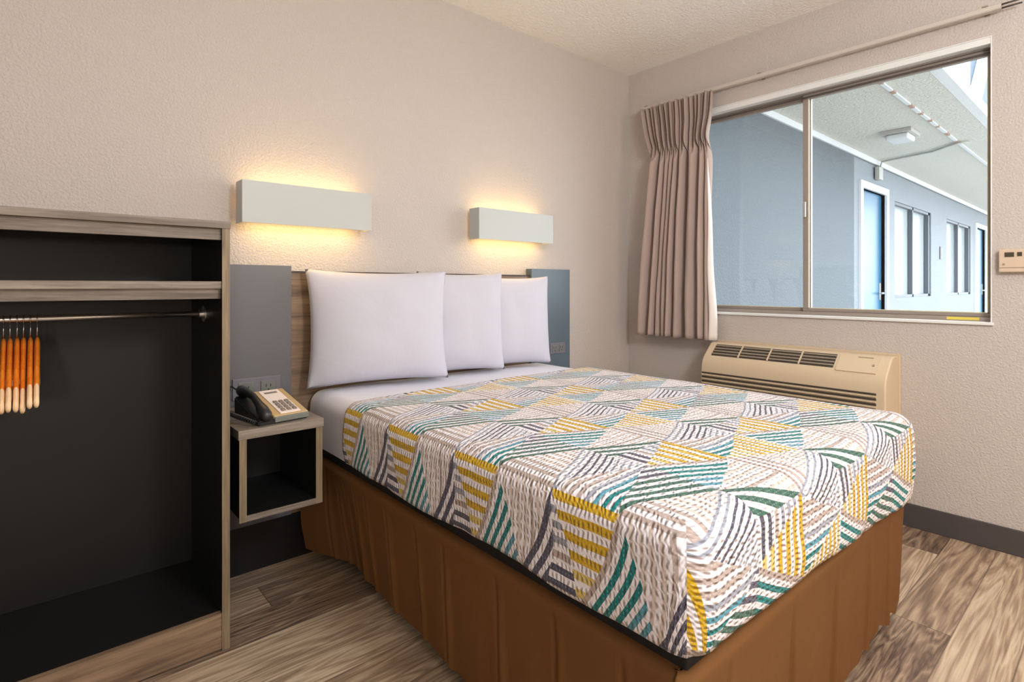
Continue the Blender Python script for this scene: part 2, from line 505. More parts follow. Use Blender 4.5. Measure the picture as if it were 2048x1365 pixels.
sconce(-2.373, -1.873, 'white oblong wall lamp on the left, above the nightstand')
sconce(-1.309, -.803, 'white oblong wall lamp on the right, nearer the corner')

# ---------------- headboard ----------------
hb = empty('headboard', (-1.5, 0, .18), 'wide wall-mounted headboard of brown wood grain between two grey end panels', 'headboard')
obj('side_panel', B(-2.494, -2.178, -.036, -.001, .18, 1.146, bev=.001), M['grey_panel'], hb, world=True, label='plain grey end panel behind the nightstand')
obj('center_panel', B(-2.178, -.912, -.028, -.001, .18, 1.118, bev=.001), M['hbwood'], hb, world=True, label='brown wood grain centre panel')
obj('side_panel', B(-.912, -.612, -.046, -.001, .18, 1.160, bev=.001), M['teal_panel'], hb, world=True, label='slate grey end panel near the corner')
obj('top_edge', B(-2.177, -.913, -.030, -.001, 1.1185, 1.126), M['dark_edge'], hb, world=True, label='thin dark top edging')
obj('shadow_panel', B(-2.494, -.612, -.020, -.009, .0, .18), M['black'], hb, world=True, label='black strip standing in for the shadow below the headboard')  # flat black strip paints the deep shade under headboard and nightstand
def outlet(x, y, z, w, h, label, plug):
    r = empty('power_outlet', (x, y, z), label, 'outlet')
    obj('cover_plate', B(x-w/2, x+w/2, y-.006, y, z-h/2, z+h/2, bev=.002), M['plate'], r, world=True)
    for k, dx in enumerate((-w*.23, w*.23)):
        s = obj('socket', B(x+dx-w*.16, x+dx+w*.16, y-.0085, y-.006, z-h*.32, z+h*.32, bev=.002), M['ph_btrim'], r, world=True)
        bm = bmesh.new()
        for sx in (-.008, .008): box(bm, x+dx+sx-.0012, x+dx+sx+.0012, y-.0092, y-.0084, z+.0, z+.010)
        tube(bm, [(x+dx, y-.0084, z-.010), (x+dx, y-.0092, z-.010)], .003, 8)
        obj('slot', bm, M['black'], s, world=True)
    return r
outlet(-2.305, -.036, .688, .17, .078, 'grey double power outlet on the grey panel behind the telephone', True)
outlet(-.715, -.046, .718, .12, .06, 'slim grey outlet on the slate panel to the right of the pillows', False)

# ---------------- nightstand ----------------
ns = empty('nightstand', (-2.34, -.22, .345), 'small floating wood-edged nightstand with an open black cubby', 'nightstand')
nx0, nx1, nyf, nyb = -2.462, -2.206, -.405, -.037
obj('top', B(nx0-.004, nx1+.004, nyf-.006, nyb, .598, .626, bev=.001), M['woodx'], ns, world=True)
def nside(x0, x1):
    o = obj('side_panel', B(x0, x1, nyf+.001, nyb, .357, .598), M['black'], ns, world=True)
    obj('edge_band', B(x0-.0005, x1+.0005, nyf-.003, nyf+.001, .345, .598), M['woodz'], o, world=True)
nside(nx0, nx0+.02); nside(nx1-.02, nx1)
o = obj('bottom', B(nx0+.02, nx1-.02, nyf+.001, nyb, .347, .362), M['black'], ns, world=True)
obj('edge_band', B(nx0+.02, nx1-.02, nyf-.003, nyf+.001, .345, .363), M['woodx'], o, world=True)
obj('back_panel', B(nx0+.02, nx1-.02, nyb-.012, nyb, .362, .598), M['black'], ns, world=True)

# ---------------- telephone ----------------
ph = empty('telephone', (-2.335, -.285, .626), 'tan desk telephone with pale keypad plate and black handset on the nightstand', 'telephone', rz=math.radians(6))
def pq(x, y): return .018 + (y+.1)/.2*.052     # sloping top
bm = bmesh.new(); prism(bm, [(-.1, 0), (-.1, .016), (.1, .068), (.1, 0)], 0, -.078, .082)
bmesh.ops.bevel(bm, geom=list(bm.edges), offset=.004, segments=2, affect='EDGES')
obj('base', bm, M['ph_black'], ph)
def slab(x0, x1, y0, y1, h0, h1, m, name, par=ph, bev=.0015):
    bm = B(x0, x1, y0, y1, 0, h1-h0, bev=bev)
    for v in bm.verts: v.co.z += h0 + .016 + (v.co.y+.1)/.2*.052
    return obj(name, bm, m, par)
body = slab(-.030, .086, -.099, .099, -.003, .008, M['ph_body'], 'housing', bev=.004)
plate = slab(-.004, .064, -.09, .09, .008, .0105, M['ph_plate'], 'faceplate')
for c in range(3):
    for r in range(4):
        slab(.006+c*.019, .019+c*.019, -.078+r*.02, -.064+r*.02, .0105, .0145, M['ph_key'], 'key', plate, .001)
slab(.008, .052, .060, .072, .0105, .0112, M['ph_key'], 'caption_strip', plate, 0)
slab(-.028, .084, -.104, -.096, -.010, .006, M['ph_btrim'], 'front_trim')
# handset
bm = bmesh.new()
def hz(y): return .016+(y+.1)/.2*.052
tube(bm, [(-.055, y, hz(y)+d-.005) for y, d in ((-.112, .012), (-.10, .022), (-.07, .026), (-.05, .034), (0, .042), (.05, .034), (.07, .026), (.10, .022), (.112, .012))],
     [.010, .018, .019, .013, .011, .013, .019, .018, .010], 14)
obj('handset', bm, M['ph_black'], ph, smooth=True)
bm = bmesh.new(); pts = []
for i in range(260):
    t = i/259; a = t*2*math.pi*26
    # path: loops left of the phone, down to base, back
    cx = -.085-.035*math.sin(t*math.pi); cy = -.09+.19*t; cz = .012+.03*math.sin(t*math.pi)*.6
    pts.append((cx+.006*math.cos(a), cy, cz+.006*math.sin(a)))
tube(bm, pts, .0018, 5); obj('coiled_cord', bm, M['ph_black'], ph, smooth=True)
bm = bmesh.new()
tube(bm, [(-.02, .09, .05), (-.03, .13, .06), (-.06, .17, .09), (-.07, .20, .08), (-.055, .226, .07)], .0028, 6)
tube(bm, [(-.055, .226, .07), (-.055, .2375, .07)], .012, 12)
obj('power_lead', bm, M['ph_black'], ph, smooth=True)

# ---------------- open closet ----------------
cl = empty('open_closet', (-2.95, -.22, 0), 'black open closet with grey oak edges, shelf and hanging rail', 'closet')
cx0, cx1, cyf = -3.42, -2.497, -.44
for xa, xb in ((cx1-.02, cx1), (cx0, cx0+.02)):
    bm = bmesh.new(); box(bm, xa, xb, cyf+.002, -.006, 0, 1.236)
    o = obj('side_panel', bm, M['black'], cl, world=True)
    obj('edge_band', B(xa-.0005, xb+.0005, cyf, cyf+.002, 0, 1.236), M['woodz'], o, world=True, label='grey oak front edge')
obj('top_panel', B(cx0-.002, cx1+.002, cyf-.003, -.001, 1.236, 1.257, bev=.001), M['woodx'], cl, world=True)
obj('top_rail', B(cx0+.02, cx1-.02, cyf+.012, cyf+.030, 1.203, 1.2355), M['woodx'], cl, world=True)
o = obj('shelf', B(cx0+.02, cx1-.02, cyf+.006, -.02, 1.060, 1.081, bev=.001), M['woodx'], cl, world=True)
obj('front_rail', B(cx0+.02, cx1-.02, cyf+.022, cyf+.040, 1.030, 1.060), M['woodx'], o, world=True)
obj('back_panel', B(cx0+.02, cx1-.02, -.020, -.012, .1, 1.236), M['black'], cl, world=True)
obj('floor_panel', B(cx0+.02, cx1-.02, cyf+.022, -.020, .090, .108), M['black'], cl, world=True)
obj('kick_panel', B(cx0+.02, cx1-.02, cyf+.004, cyf+.022, 0.004, .1085), M['hbwood'], cl, world=True, label='grey oak kickboard')
bm = bmesh.new(); tube(bm, [(cx0+.021, -.22, .978), (cx1-.021, -.22, .978)], .0085, 16)
rod = obj('hanging_rod', bm, M['chrome'], cl, smooth=True, world=True)
for xx, s in ((cx1-.0205, -1), (cx0+.0205, 1)):
    bm = bmesh.new(); tube(bm, [(xx, -.22, .978), (xx+s*.004, -.22, .978), (xx+s*.005, -.22, .978), (xx+s*.016, -.22, .978)], [.026, .026, .0135, .0125], 20)
    sharp(obj('rod_flange', bm, M['chrome'], rod, smooth=True, world=True))

# ---------------- hangers ----------------
def make_hanger():
    r = empty('coat_hanger', (0, 0, 0), 'x', 'hanger')
    # wooden shoulder bar, hung in the plane of Y; thin along X
    bm = bmesh.new(); secs = []
    n = 30
    for i in range(n+1):
        t = i/n*2-1
        y = t*.192
        zc = -.068-.125*abs(t)**1.15-.010*t*t
        hh = .021*(1-.45*abs(t)); th = .0062*(1-.12*abs(t))
        ring = [bm.verts.new((math.cos(a)*th*1.0, y, zc+math.sin(a)*hh)) for a in [2*math.pi*k/12 for k in range(12)]]
        secs.append(ring)
    for a, b in zip(secs, secs[1:]):
        for k in range(12): bm.faces.new((a[k], a[(k+1) % 12], b[(k+1) % 12], b[k]))
    bm.faces.new(secs[0]); bm.faces.new(secs[-1])
    for f in bm.faces:
        if abs(f.calc_center_median().y) > .157: f.material_index = 1
    obj('shoulder_bar', bm, [M['hanger'], M['hang_tip']], r, smooth=True)
    bm = bmesh.new()
    # ring round the rod, then a slim stem
    pts = [(0, .0125*math.cos(a), .0125*math.sin(a)) for a in [math.pi*1.5+2*math.pi*k/18 for k in range(19)]]
    tube(bm, pts, .0014, 6)
    tube(bm, [(0, 0, -.0125), (0, 0, -.028), (0, 0, -.05)], [.0012, .0012, .0028], 8)
    obj('hook', bm, M['wire'], r, smooth=True)
    bm = bmesh.new(); tube(bm, [(0, -.183, -.205), (0, 0, -.216), (0, .183, -.205)], .0035, 8)
    obj('lower_bar', bm, M['hang_tip'], r, smooth=True)
    return r
def copy_tree(o, parent=None):
    c = o.copy(); COL.objects.link(c); c.parent = parent
    for ch in list(o.children): copy_tree(ch, c)
    return c
h0 = make_hanger()
hx = [(-2.994, .5, .004), (-2.981, .3, .001), (-2.967, .2, .003), (-2.954, 0, .009), (-2.940, -.2, -.003), (-2.926, -.5, -.004)]
hl = ['orange wooden hanger at the left end of the row of six', 'orange wooden hanger second from the left in the row', 'orange wooden hanger third from the left in the row',
      'darker orange wooden hanger fourth from the left, hanging lowest', 'orange wooden hanger second from the right in the row', 'orange wooden hanger at the right end of the row']
allh = [h0]+[copy_tree(h0) for _ in range(5)]
for (x, rz, dz), o, l in zip(hx, allh, hl):
    o.location = (x, -.22, .9765-.0+min(0, 0)); o.rotation_euler = (math.radians(dz*300), 0, math.radians(rz*1.3))
    lab(o, l, 'hanger', 'wooden hangers on the closet rod')

# ---------------- bed ----------------
bx0, bx1, byh, byf = -2.105, -.835, -.05, -1.715
bed = empty('bed', ((bx0+bx1)/2, (byh+byf)/2, 0), 'double bed under a patterned coverlet, in the corner by the window', 'bed')
def rbox(x0, x1, y0, y1, z0, z1, r, seg=5): return B(x0, x1, y0, y1, z0, z1, bev=r, seg=seg)
obj('mattress', rbox(bx0+.012, bx1-.012, byf+.014, byh, .449, .645, .05), M['ticking'], bed, smooth=True, world=True)
obj('box_spring', rbox(bx0+.016, bx1-.016, byf+.020, byh, .385, .448, .004, 2), M['gap_shadow'], bed, world=True)  # black colour stands in for the shadow gap below the coverlet hem
for x in (bx0+.12, bx1-.12):
    for y in (byf+.15, byh-.12):
        bm = bmesh.new(); tube(bm, [(x, y, 0), (x, y, .2)], .02, 12); obj('leg', bm, M['ph_black'], bed, world=True)
obj('base', rbox(bx0+.08, bx1-.08, byf+.09, byh, .20, .385, .01, 2), M['gap_shadow'], bed, world=True)

def drape(x0, x1, yh, yf, zt, hem, re, thick, foot=True, step=.012, pucker=0, seed=1, crown=.006):
    """cloth over a mattress: x0,x1,yf are the OUTER faces. re(s) edge radius; hem(side, s) hem height"""
    R = .055
    ix0, ix1, iyf = x0+R, x1-R, (yf+R if foot else yf)
    nx = int((ix1-ix0)/step); ny = int((yh-iyf)/step)
    bm = bmesh.new(); uvl = bm.loops.layers.uv.new('UVMap'); uvd = {}
    rn = random.Random(seed)
    from mathutils import noise as mn
    def topz(x, y):
        a = (x-x0)/(x1-x0)
        d = min(x-x0, x1-x, (y-yf) if foot else 9)
        f = min(1, d/.25)
        return zt + crown*(f*(2-f)) + .004*mn.noise(Vector((x*4, y*4, seed)))
    G = []
    for j in range(ny+1):
        y = yh+(iyf-yh)*j/ny; row = []
        for i in range(nx+1):
            x = ix0+(ix1-ix0)*i/nx
            v = bm.verts.new((x, y, topz(x, y)))
            row.append(v); uvd[v] = (-y, x-x0)
        G.append(row)
    faces = []
    for j in range(ny):
        for i in range(nx): faces.append(bm.faces.new((G[j][i], G[j+1][i], G[j+1][i+1], G[j][i+1])))
    for f in faces:
        for l in f.loops: l[uvl].uv = uvd[l.vert]
    # perimeter: left side head->foot, foot left->right, right side foot->head
    per = [(G[j][0], 'L') for j in range(ny+1)]
    if foot: per += [(G[ny][i], 'F') for i in range(1, nx+1)] + [(G[j][nx], 'R') for j in range(ny-1, -1, -1)]
    segs = [per] if foot else [per, [(G[j][nx], 'R') for j in range(ny, -1, -1)]]
    for sg in segs:
        cols = []
        ln = .045
        for v, side in sg:
            x, y, z = v.co
            # (side, normal) entries; at corners several
            ent = []
            isc = foot and ((v is G[ny][0]) or (v is G[ny][nx]))
            if isc:
                left = v is G[ny][0]
                for q in range(9):
                    a = q/8*math.pi/2
                    if left: n = (-math.cos(a), -math.sin(a)); s2 = 'L' if q < 4 else 'F'
                    else: n = (math.sin(a), -math.cos(a)); s2 = 'F' if q <= 4 else 'R'
                    ent.append((s2, n, q))
            else:
                ent.append((side, {'L': (-1, 0), 'F': (0, -1), 'R': (1, 0)}[side], 0))
            for s2, n, q in ent:
                hz_ = hem(s2, x, y)
                col = []; prof = [(R*math.sin(a), -R*(1-math.cos(a))) for a in [math.pi/2*k/6 for k in range(1, 7)]]
                L0 = z-R-hz_; m_ = max(4, int(L0/step))
                prof += [(R, -R-L0*k/m_) for k in range(1, m_+1)]
                for d, dz in prof:
                    w = 0
                    if dz < -R:
                        tt = (-dz-R)/L0
                        par = (y if s2 != 'F' else x)
                        w = pucker*(mn.noise(Vector((par*5, tt*1.5, seed+(3 if s2 == 'F' else 0))))*.010+mn.noise(Vector((par*18, tt*2, seed)))*.003)*tt**.5 + pucker*.004*math.sin(tt*math.pi)
                        if tt > .93: w -= .003*pucker
                    px, py = x+n[0]*(d+w), y+n[1]*(d+w)
                    col.append((bm.verts.new((px, py, z+dz)), (R*math.acos(max(-1, min(1, 1+dz/R))) if dz > -R else R*math.pi/2-dz-R)))
                cols.append((s2, v, col, n))
        for (sa, va, ca, na), (sb, vb, cb, nb) in zip(cols, cols[1:]):
            side = sb if sa != sb else sa
            mlen = min(len(ca), len(cb))
            # equalise: choose nearest by ratio
            def uv(side, v, d, n):
                x, y, z = v.co
                arcd = d
                if side == 'L': return (-y+arcd*(-n[1])*.6, (x-x0)-arcd-.0)
                if side == 'F': return (-y+arcd, (x-x0)+n[0]*.6*arcd)
                return (-y+arcd*(-n[1])*.6, (x-x0)+arcd)
            A = [(va, 0)]+[ca[int(round(k*(len(ca)-1)/(mlen-1)))] for k in range(mlen)]
            Bb = [(vb, 0)]+[cb[int(round(k*(len(cb)-1)/(mlen-1)))] for k in range(mlen)]
            for k in range(len(A)-1):
                quad = [A[k], A[k+1], Bb[k+1], Bb[k]]; owners = [(va, na), (va, na), (vb, nb), (vb, nb)]
                vs = [q_[0] for q_ in quad]
                uniq = []; ow = []
                for q_, w_ in zip(quad, owners):
                    if q_[0] not in [u_[0] for u_ in uniq]: uniq.append(q_); ow.append(w_)
                if len(uniq) < 3: continue
                try: f = bm.faces.new([u_[0] for u_ in uniq])
                except ValueError: continue
                lookup = {u_[0]: uv(side, w_[0], u_[1], w_[1]) for u_, w_ in zip(uniq, ow)}
                for l in f.loops: l[uvl].uv = lookup[l.vert]
    return bm
def keep_uv_obj(*a, **k): return obj(*a, **k)
sheet = obj('fitted_sheet', drape(bx0-.006, bx1+.006, byh-.002, -.62, .652, lambda s, x, y: .452, None, 0, foot=False, step=.02, pucker=.9, seed=5, crown=.002), M['linen'], smooth=True)
lab(sheet, 'white sheet on the mattress, bare at the pillow end of the bed', 'sheet')
def hem(s, x, y):
    if s == 'L': return .452+.004*math.sin(y*9)
    if s == 'F':
        t = (x-bx0)/(bx1-bx0); return .450-.055*t*t+.003*math.sin(x*11)
    return .395
cov = obj('coverlet', drape(bx0-.022, bx1+.026, -.40, byf-.022, .662, hem, None, 0, foot=True, step=.011, pucker=1.0, seed=2), M['spread'], smooth=True)
lab(cov, 'white coverlet with teal, mustard and grey striped triangles spread over the bed', 'bedspread')
cov.modifiers.new('thick', 'SOLIDIFY').thickness = .004

# skirt
def skirt():
    from mathutils import noise as mn
    bm = bmesh.new()
    path = []   # (x,y,nx,ny,side,t)
    N1, N2 = 260, 200
    for i in range(N1+1):
        t = i/N1; path.append((bx0+.004, byh-.02+(byf+.03-byh+.02)*t, -1, 0, 'L', t))
    for q in range(1, 8):
        a = q/8*math.pi/2; path.append((bx0+.004+.0*(1), byf+.03, -math.cos(a), -math.sin(a), 'C', 1))
    for i in range(N2+1):
        t = i/N2; path.append((bx0+.01+(bx1-bx0-.03)*t, byf+.012, 0, -1, 'F', t))
    for q in range(1, 8):
        a = q/8*math.pi/2; path.append((bx1-.02, byf+.03, math.sin(a), -math.cos(a), 'C2', 1))
    for i in range(N1//2+1):
        t = i/(N1//2); path.append((bx1-.004, byf+.03+(byh-.02-byf-.03)*t, 1, 0, 'R', t))
    NZ = 26; g = []
    run = 0; prev = None
    rnd = random.Random(11)
    pleats = {'L': [.08, .13, .17, .22, .27, .36, .47, .56, .70, .82, .93], 'F': [.10, .33, .54, .74, .88]}
    for (x, y, nx, ny, sd, t) in path:
        if prev: run += math.hypot(x-prev[0], y-prev[1])
        prev = (x, y)
        col = []
        for k in range(NZ+1):
            q = k/NZ
            ztop = .408
            zb = .042+.010*mn.noise(Vector((run*3, 2, 2)))
            if sd == 'L': zb = .045+.012*mn.noise(Vector((run*5, 1, 7)))
            if sd == 'F': zb += .010*max(0, t-.5)+(.020*math.sin((t-.80)/.20*math.pi*2.5)**2 if t > .80 else 0)
            if k < 4:   # rolled shoulder just under the mattress
                a = k/4*math.pi/2
                d = -.014+.024*math.sin(a); z = ztop-.018*(1-math.cos(a))
            else:
                qq = (k-4)/(NZ-4); z = ztop-.018+(zb-ztop+.018)*qq
                d = .010-.016*qq**.7
                d += qq*(.010*mn.noise(Vector((run*6, 0, z)))+.006*mn.noise(Vector((run*15, 4, z*2))))
                for pc in pleats.get(sd, []):
                    dist = (t-pc)*(1.66 if sd == 'L' else 1.27)
                    if abs(dist) < .05:
                        d += -.012*math.exp(-(dist/.005)**2)*min(1, qq*3) + .007*math.exp(-((dist-.015)/.010)**2)*min(1, qq*2)
                if sd == 'L':
                    d -= .055*qq*max(0, 1-t*1.5)      # swings inwards towards the head
                    if t < .16: d += (.02+.075*((.16-t)/.16))*math.sin(min(1, qq*1.3)*math.pi/2)*((.16-t)/.16)
            if sd == 'C' or sd == 'C2': d += .006*qq
            col.append(bm.verts.new((x+nx*d, y+ny*d, z)))
        g.append(col)
    for a, b in zip(g, g[1:]):
        for k in range(NZ): bm.faces.new((a[k], a[k+1], b[k+1], b[k]))
    return bm
sk = obj('bed_skirt', skirt(), M['skirt'], smooth=True)
lab(sk, 'brown gathered bed skirt hanging from under the mattress to the floor', 'bed skirt')

# ---------------- pillows ----------------
def pillow(cx, cy, w, h, th, rz, lean, seed, label, zb=.669):
    from mathutils import noise as mn
    bm = bmesh.new(); N = 44; NH = 36
    F, K = [], []
    for side, st in ((1, F), (-1, K)):
        for j in range(NH+1):
            row = []
            v = j/NH*2-1
            for i in range(N+1):
                u = i/N*2-1
                if side == -1 and (i in (0, N) or j in (0, NH)): row.append(F[j][i]); continue
                # outline pinched between pointed corners
                ex = 1-.045*(1-v*v)*0+.0; 
                X = u*w/2*(1-.065*(1-abs(v)**2.2)*abs(u)**4+.0)
                Z = v*h/2*(1-.065*(1-abs(u)**2.2)*abs(v)**4)
                p = (max(0, 1-abs(u)**2.6)*max(0, 1-abs(v)**2.6))**.62
                sag = 1+.18*(-v)
                T = th/2*p*sag*side
                T += .006*mn.noise(Vector((u*2.2, v*2.2, seed*3+side)))*p
                c = (abs(u)*abs(v))**4
                T += .010*math.sin(abs(u)*18+v*5)*c*(1-p)*.6
                row.append(bm.verts.new((X, -T, Z)))
            st.append(row)
    for st in (F, K):
        for j in range(NH):
            for i in range(N):
                try: bm.faces.new((st[j][i], st[j][i+1], st[j+1][i+1], st[j+1][i]))
                except ValueError: pass
    o = obj('pillow', bm, M['pillowcase'], smooth=True)
    o.rotation_euler = (math.radians(-lean), 0, math.radians(rz)); o.location = (cx, cy, zb+h/2*math.cos(math.radians(lean)))
    lab(o, label, 'pillow', 'white pillows against the headboard')
    return o
pillow(-1.858, -.152, .585, .465, .16, -12, 3, 1, 'leftmost white pillow, largest and nearest the nightstand')
pillow(-1.440, -.140, .425, .465, .13, -14, 3, 2, 'middle white pillow, half tucked behind the left one')
pillow(-1.118, -.136, .42, .450, .13, -13, 3, 3, 'rightmost white pillow, nearest the slate grey panel')

# ---------------- PTAC air conditioner ----------------
ac = empty('air_conditioner', (-.1, -1.06, .3), 'beige through-wall air conditioner under the window', 'air conditioner')
ya, yb = -1.488, -.63
prof = [(-.012, .33), (-.012, .755), (-.075, .757), (-.100, .752)]
# flat sloping top front where the grille sits, then rounded nose
prof += [(-.170, .690), (-.188, .668), (-.197, .640), (-.200, .610), (-.200, .33)]
bm = bmesh.new(); prism(bm, prof, 1, ya, yb)
o = obj('cabinet', bm, M['ac'], ac, world=True)
md = o.modifiers.new('bev', 'BEVEL'); md.width = .006; md.segments = 3; md.limit_method = 'ANGLE'; md.angle_limit = math.radians(50)
for p in o.data.polygons: p.use_smooth = True
o.data.set_sharp_from_angle(angle=math.radians(40))
obj('wall_sleeve', B(-.014, -.001, ya-.006, yb+.006, .32, .762, bev=.002), M['ac'], ac, world=True)
# sloping vent
p0, p1 = Vector((-.103, 0, .7495)), Vector((-.169, 0, .691))
dr = (p1-p0); L_ = dr.length; dr.normalize(); nn = Vector((-dr.z*-1, 0, 0)); nn = Vector((dr.z, 0, -dr.x)); nn = nn if nn.z > 0 else -nn
def slope_box(bm, y0, y1, s0, s1, n0, n1):
    q = [p0+dr*s0+nn*n0, p0+dr*s1+nn*n0, p0+dr*s1+nn*n1, p0+dr*s0+nn*n1]
    prism(bm, [(a.x, a.z) for a in q], 1, y0, y1)
vy0, vy1 = -1.272, -.672
bm = bmesh.new(); slope_box(bm, vy0, vy1, .003, L_-.002, -.004, .001)
vent = obj('vent_recess', bm, M['ac_dark'], ac, world=True)
for k in range(4):
    bm = bmesh.new(); s0 = .012+k*.0195; slope_box(bm, vy0, vy1, s0, s0+.006, .001, .005); obj('vent_slat', bm, M['ac_slat'], vent, world=True)
for k in range(3):
    yy = vy1+(vy0-vy1)*(k+1)/4; bm = bmesh.new(); slope_box(bm, yy-.003, yy+.003, .002, L_, .001, .007); obj('vent_divider', bm, M['ac'], vent, world=True)
bm = bmesh.new(); slope_box(bm, -1.445, -1.285, .0, L_+.012, -.002, .004)
door = obj('control_door', bm, M['ac'], ac, world=True)
bm = bmesh.new(); slope_box(bm, -1.42, -1.36, .010, .013, .004, .006); obj('door_groove', bm, M['ac_slat'], door, world=True)
bm = bmesh.new(); slope_box(bm, -1.432, -1.424, .05, .06, .004, .0065); obj('indicator', bm, M['ac_slat'], door, world=True)
for k in range(9):
    zz = .595-k*.0225
    bm = bmesh.new(); prism(bm, [(-.1995, zz), (-.1995, zz+.009), (-.2015, zz+.009), (-.2015, zz+.004), (-.2015, zz)], 1, ya+.035, yb-.006)
    obj('louvre_slot', bm, M['ac_dark'], ac, world=True)
    bm = bmesh.new(); prism(bm, [(-.1995, zz-.0125), (-.1995, zz-.0015), (-.2080, zz-.0035), (-.2080, zz-.0075)], 1, ya+.035, yb-.006)
    obj('louvre', bm, M['ac'], ac, world=True)

# ---------------- thermostat ----------------
ts = empty('thermostat', (0, -1.885, 1.168), 'cream wall thermostat with small dark displays to the right of the window', 'thermostat')
bd = obj('housing', B(-.028, 0, -1.97, -1.828, 1.122, 1.212, bev=.003), M['stat'], ts, world=True)
obj('display', B(-.0295, -.0275, -1.874, -1.846, 1.182, 1.200), M['lcd'], ts, world=True)
obj('display', B(-.0295, -.0275, -1.897, -1.883, 1.184, 1.200), M['lcd'], ts, world=True)
obj('button', B(-.0305, -.0275, -1.847, -1.840, 1.150, 1.157, bev=.001), M['ac_slat'], ts, world=True)
obj('groove', B(-.0288, -.0275, -1.969, -1.829, 1.138, 1.141), M['ac_slat'], ts, world=True)

# ---------------- lights behind the camera: a warm floor lamp, two added fill lamps ----------------
def ceiling_fill_lamp(x, y, power, color, label):  # unseen fixture, added as soft fill light for the room
    r = empty('ceiling_fill_lamp', (x, y, H), label, 'fill lamp')
    bm = bmesh.new(); tube(bm, [(x, y, H), (x, y, H-.03)], .19, 32); obj('base', bm, M['white_metal'], r, world=True)
    bm = bmesh.new(); tube(bm, [(x, y, H-.03), (x, y, H-.045), (x, y, H-.065), (x, y, H-.08)], [.18, .175, .14, .07], 32)
    m = mat('opal_glass', lin(255, 240, 215), .4, Emission_Color=color+(1,), Emission_Strength=3)
    obj('bowl', bm, m, r, smooth=True, world=True)
    l = bpy.data.lights.new('ceiling_fill_light', 'POINT'); l.energy = power; l.color = color; l.shadow_soft_size = .2
    o = bpy.data.objects.new('ceiling_fill_light', l); COL.objects.link(o); o.location = (x, y, H-.50)
ceiling_fill_lamp(-1.9, -2.85, 100, (1, .985, .98), 'added round opal fill lamp near the middle of the ceiling')
def floor_lamp(x, y, h, power, color, label):
    fl = empty('floor_lamp', (x, y, 0), label, 'floor lamp')
    bm = bmesh.new(); tube(bm, [(x, y, 0), (x, y, .02)], .14, 24); obj('base', bm, M['ph_black'], fl, world=True)
    bm = bmesh.new(); tube(bm, [(x, y, .02), (x, y, h)], .012, 10); obj('pole', bm, M['ph_black'], fl, world=True)
    bm = bmesh.new(); tube(bm, [(x, y, h-.10), (x, y, h+.15)], .18, 32, cap=False)
    obj('shade', bm, M['shade_cloth'], fl, smooth=True, world=True)
    l = bpy.data.lights.new('floor_bulb', 'POINT'); l.energy = power; l.color = color; l.shadow_soft_size = .12
    o = bpy.data.objects.new('floor_bulb', l); COL.objects.link(o); o.location = (x, y, h+.03); return fl
M['shade_cloth'] = glass('shade_cloth', (.92, .88, .82, 1))
floor_lamp(-.55, -3.9, 1.35, 40, (1, .72, .48), 'floor lamp with a clear drum shade by the right wall, behind the camera')
floor_lamp(-3.7, -4.3, 1.15, 75, (1, .97, .93), 'added fill lamp with a clear drum shade by the left wall, behind the camera')  # unseen second lamp, added to lighten the ceiling

# ---------------- outside: covered walkway ----------------
M['fac'] = plaster('facade_paint', lin(132, 138, 144), 60, .004)
M['fac_dark'] = plaster('facade_bluegrey', lin(96, 103, 108), 60, .004)
M['soffit'] = plaster('soffit_paint', lin(196, 195, 188), 40, .004)
M['wtrim'] = mat('white_trim', lin(205, 208, 210), .5)
M['bluedoor'] = mat('blue_door_paint', lin(46, 96, 126), .35)
M['fglass'] = mat('pale_reflecting_glass', lin(160, 168, 170), .12)
M['fframe'] = mat('dark_window_frame', lin(84, 90, 98), .5)
M['rust'] = mat('rusty_patch', lin(160, 132, 116), .8)
M['concrete'] = mat('outdoor_concrete', lin(160, 157, 150), .9)
M['pipe'] = mat('conduit_grey', lin(170, 168, 162), .5)
M['sidingblue'] = mat('blue_grey_gable', lin(60, 78, 94), .7)
yF, zC = -.2, 2.5
bd = empty('motel_wing', (6, yF, 0), 'pale blue-grey motel wing with blue doors along a covered walkway outside the window', 'building')
def P(name, bm, m, par=bd, **k): return obj(name, bm, m, par, world=True, **k)
d0, d1, dzt = 3.86, 4.70, 2.14     # door opening
w = [(5.10, 6.86), (7.82, 9.62)]
wzb, wzt = .92, 2.12
e0, e1 = 10.05, 10.95
bm = bmesh.new()
box(bm, .17, 3.6, yF, yF+.2, -.2, zC)
P('end_wall', bm, M['fac_dark'], label='darker blue-grey stretch of wall nearest the window')
bm = bmesh.new()
yy = yF+.015
xs = [3.6, d0, d1, w[0][0], w[0][1], w[1][0], w[1][1], e0, e1, 16]
for i in range(0, 9, 2): box(bm, xs[i], xs[i+1], yy, yF+.2, -.2, zC)
for a, b in ((d0, d1), (e0, e1)): box(bm, a, b, yy, yF+.2, dzt, zC)
for a, b in w: box(bm, a, b, yy, yF+.2, wzt, zC); box(bm, a, b, yy, yF+.2, -.2, wzb)
P('wall', bm, M['fac'])
P('roof_slab', B(.17, 16, -1.27, yF+.3, zC, zC+.22), M['soffit'], label='pale soffit over the walkway')
P('walkway_slab', B(.17, 16, -1.5, yF, -.4, -.2), M['concrete'])
P('edge_molding', B(.17, 16, yF-.018, yF, zC-.055, zC), M['wtrim'])
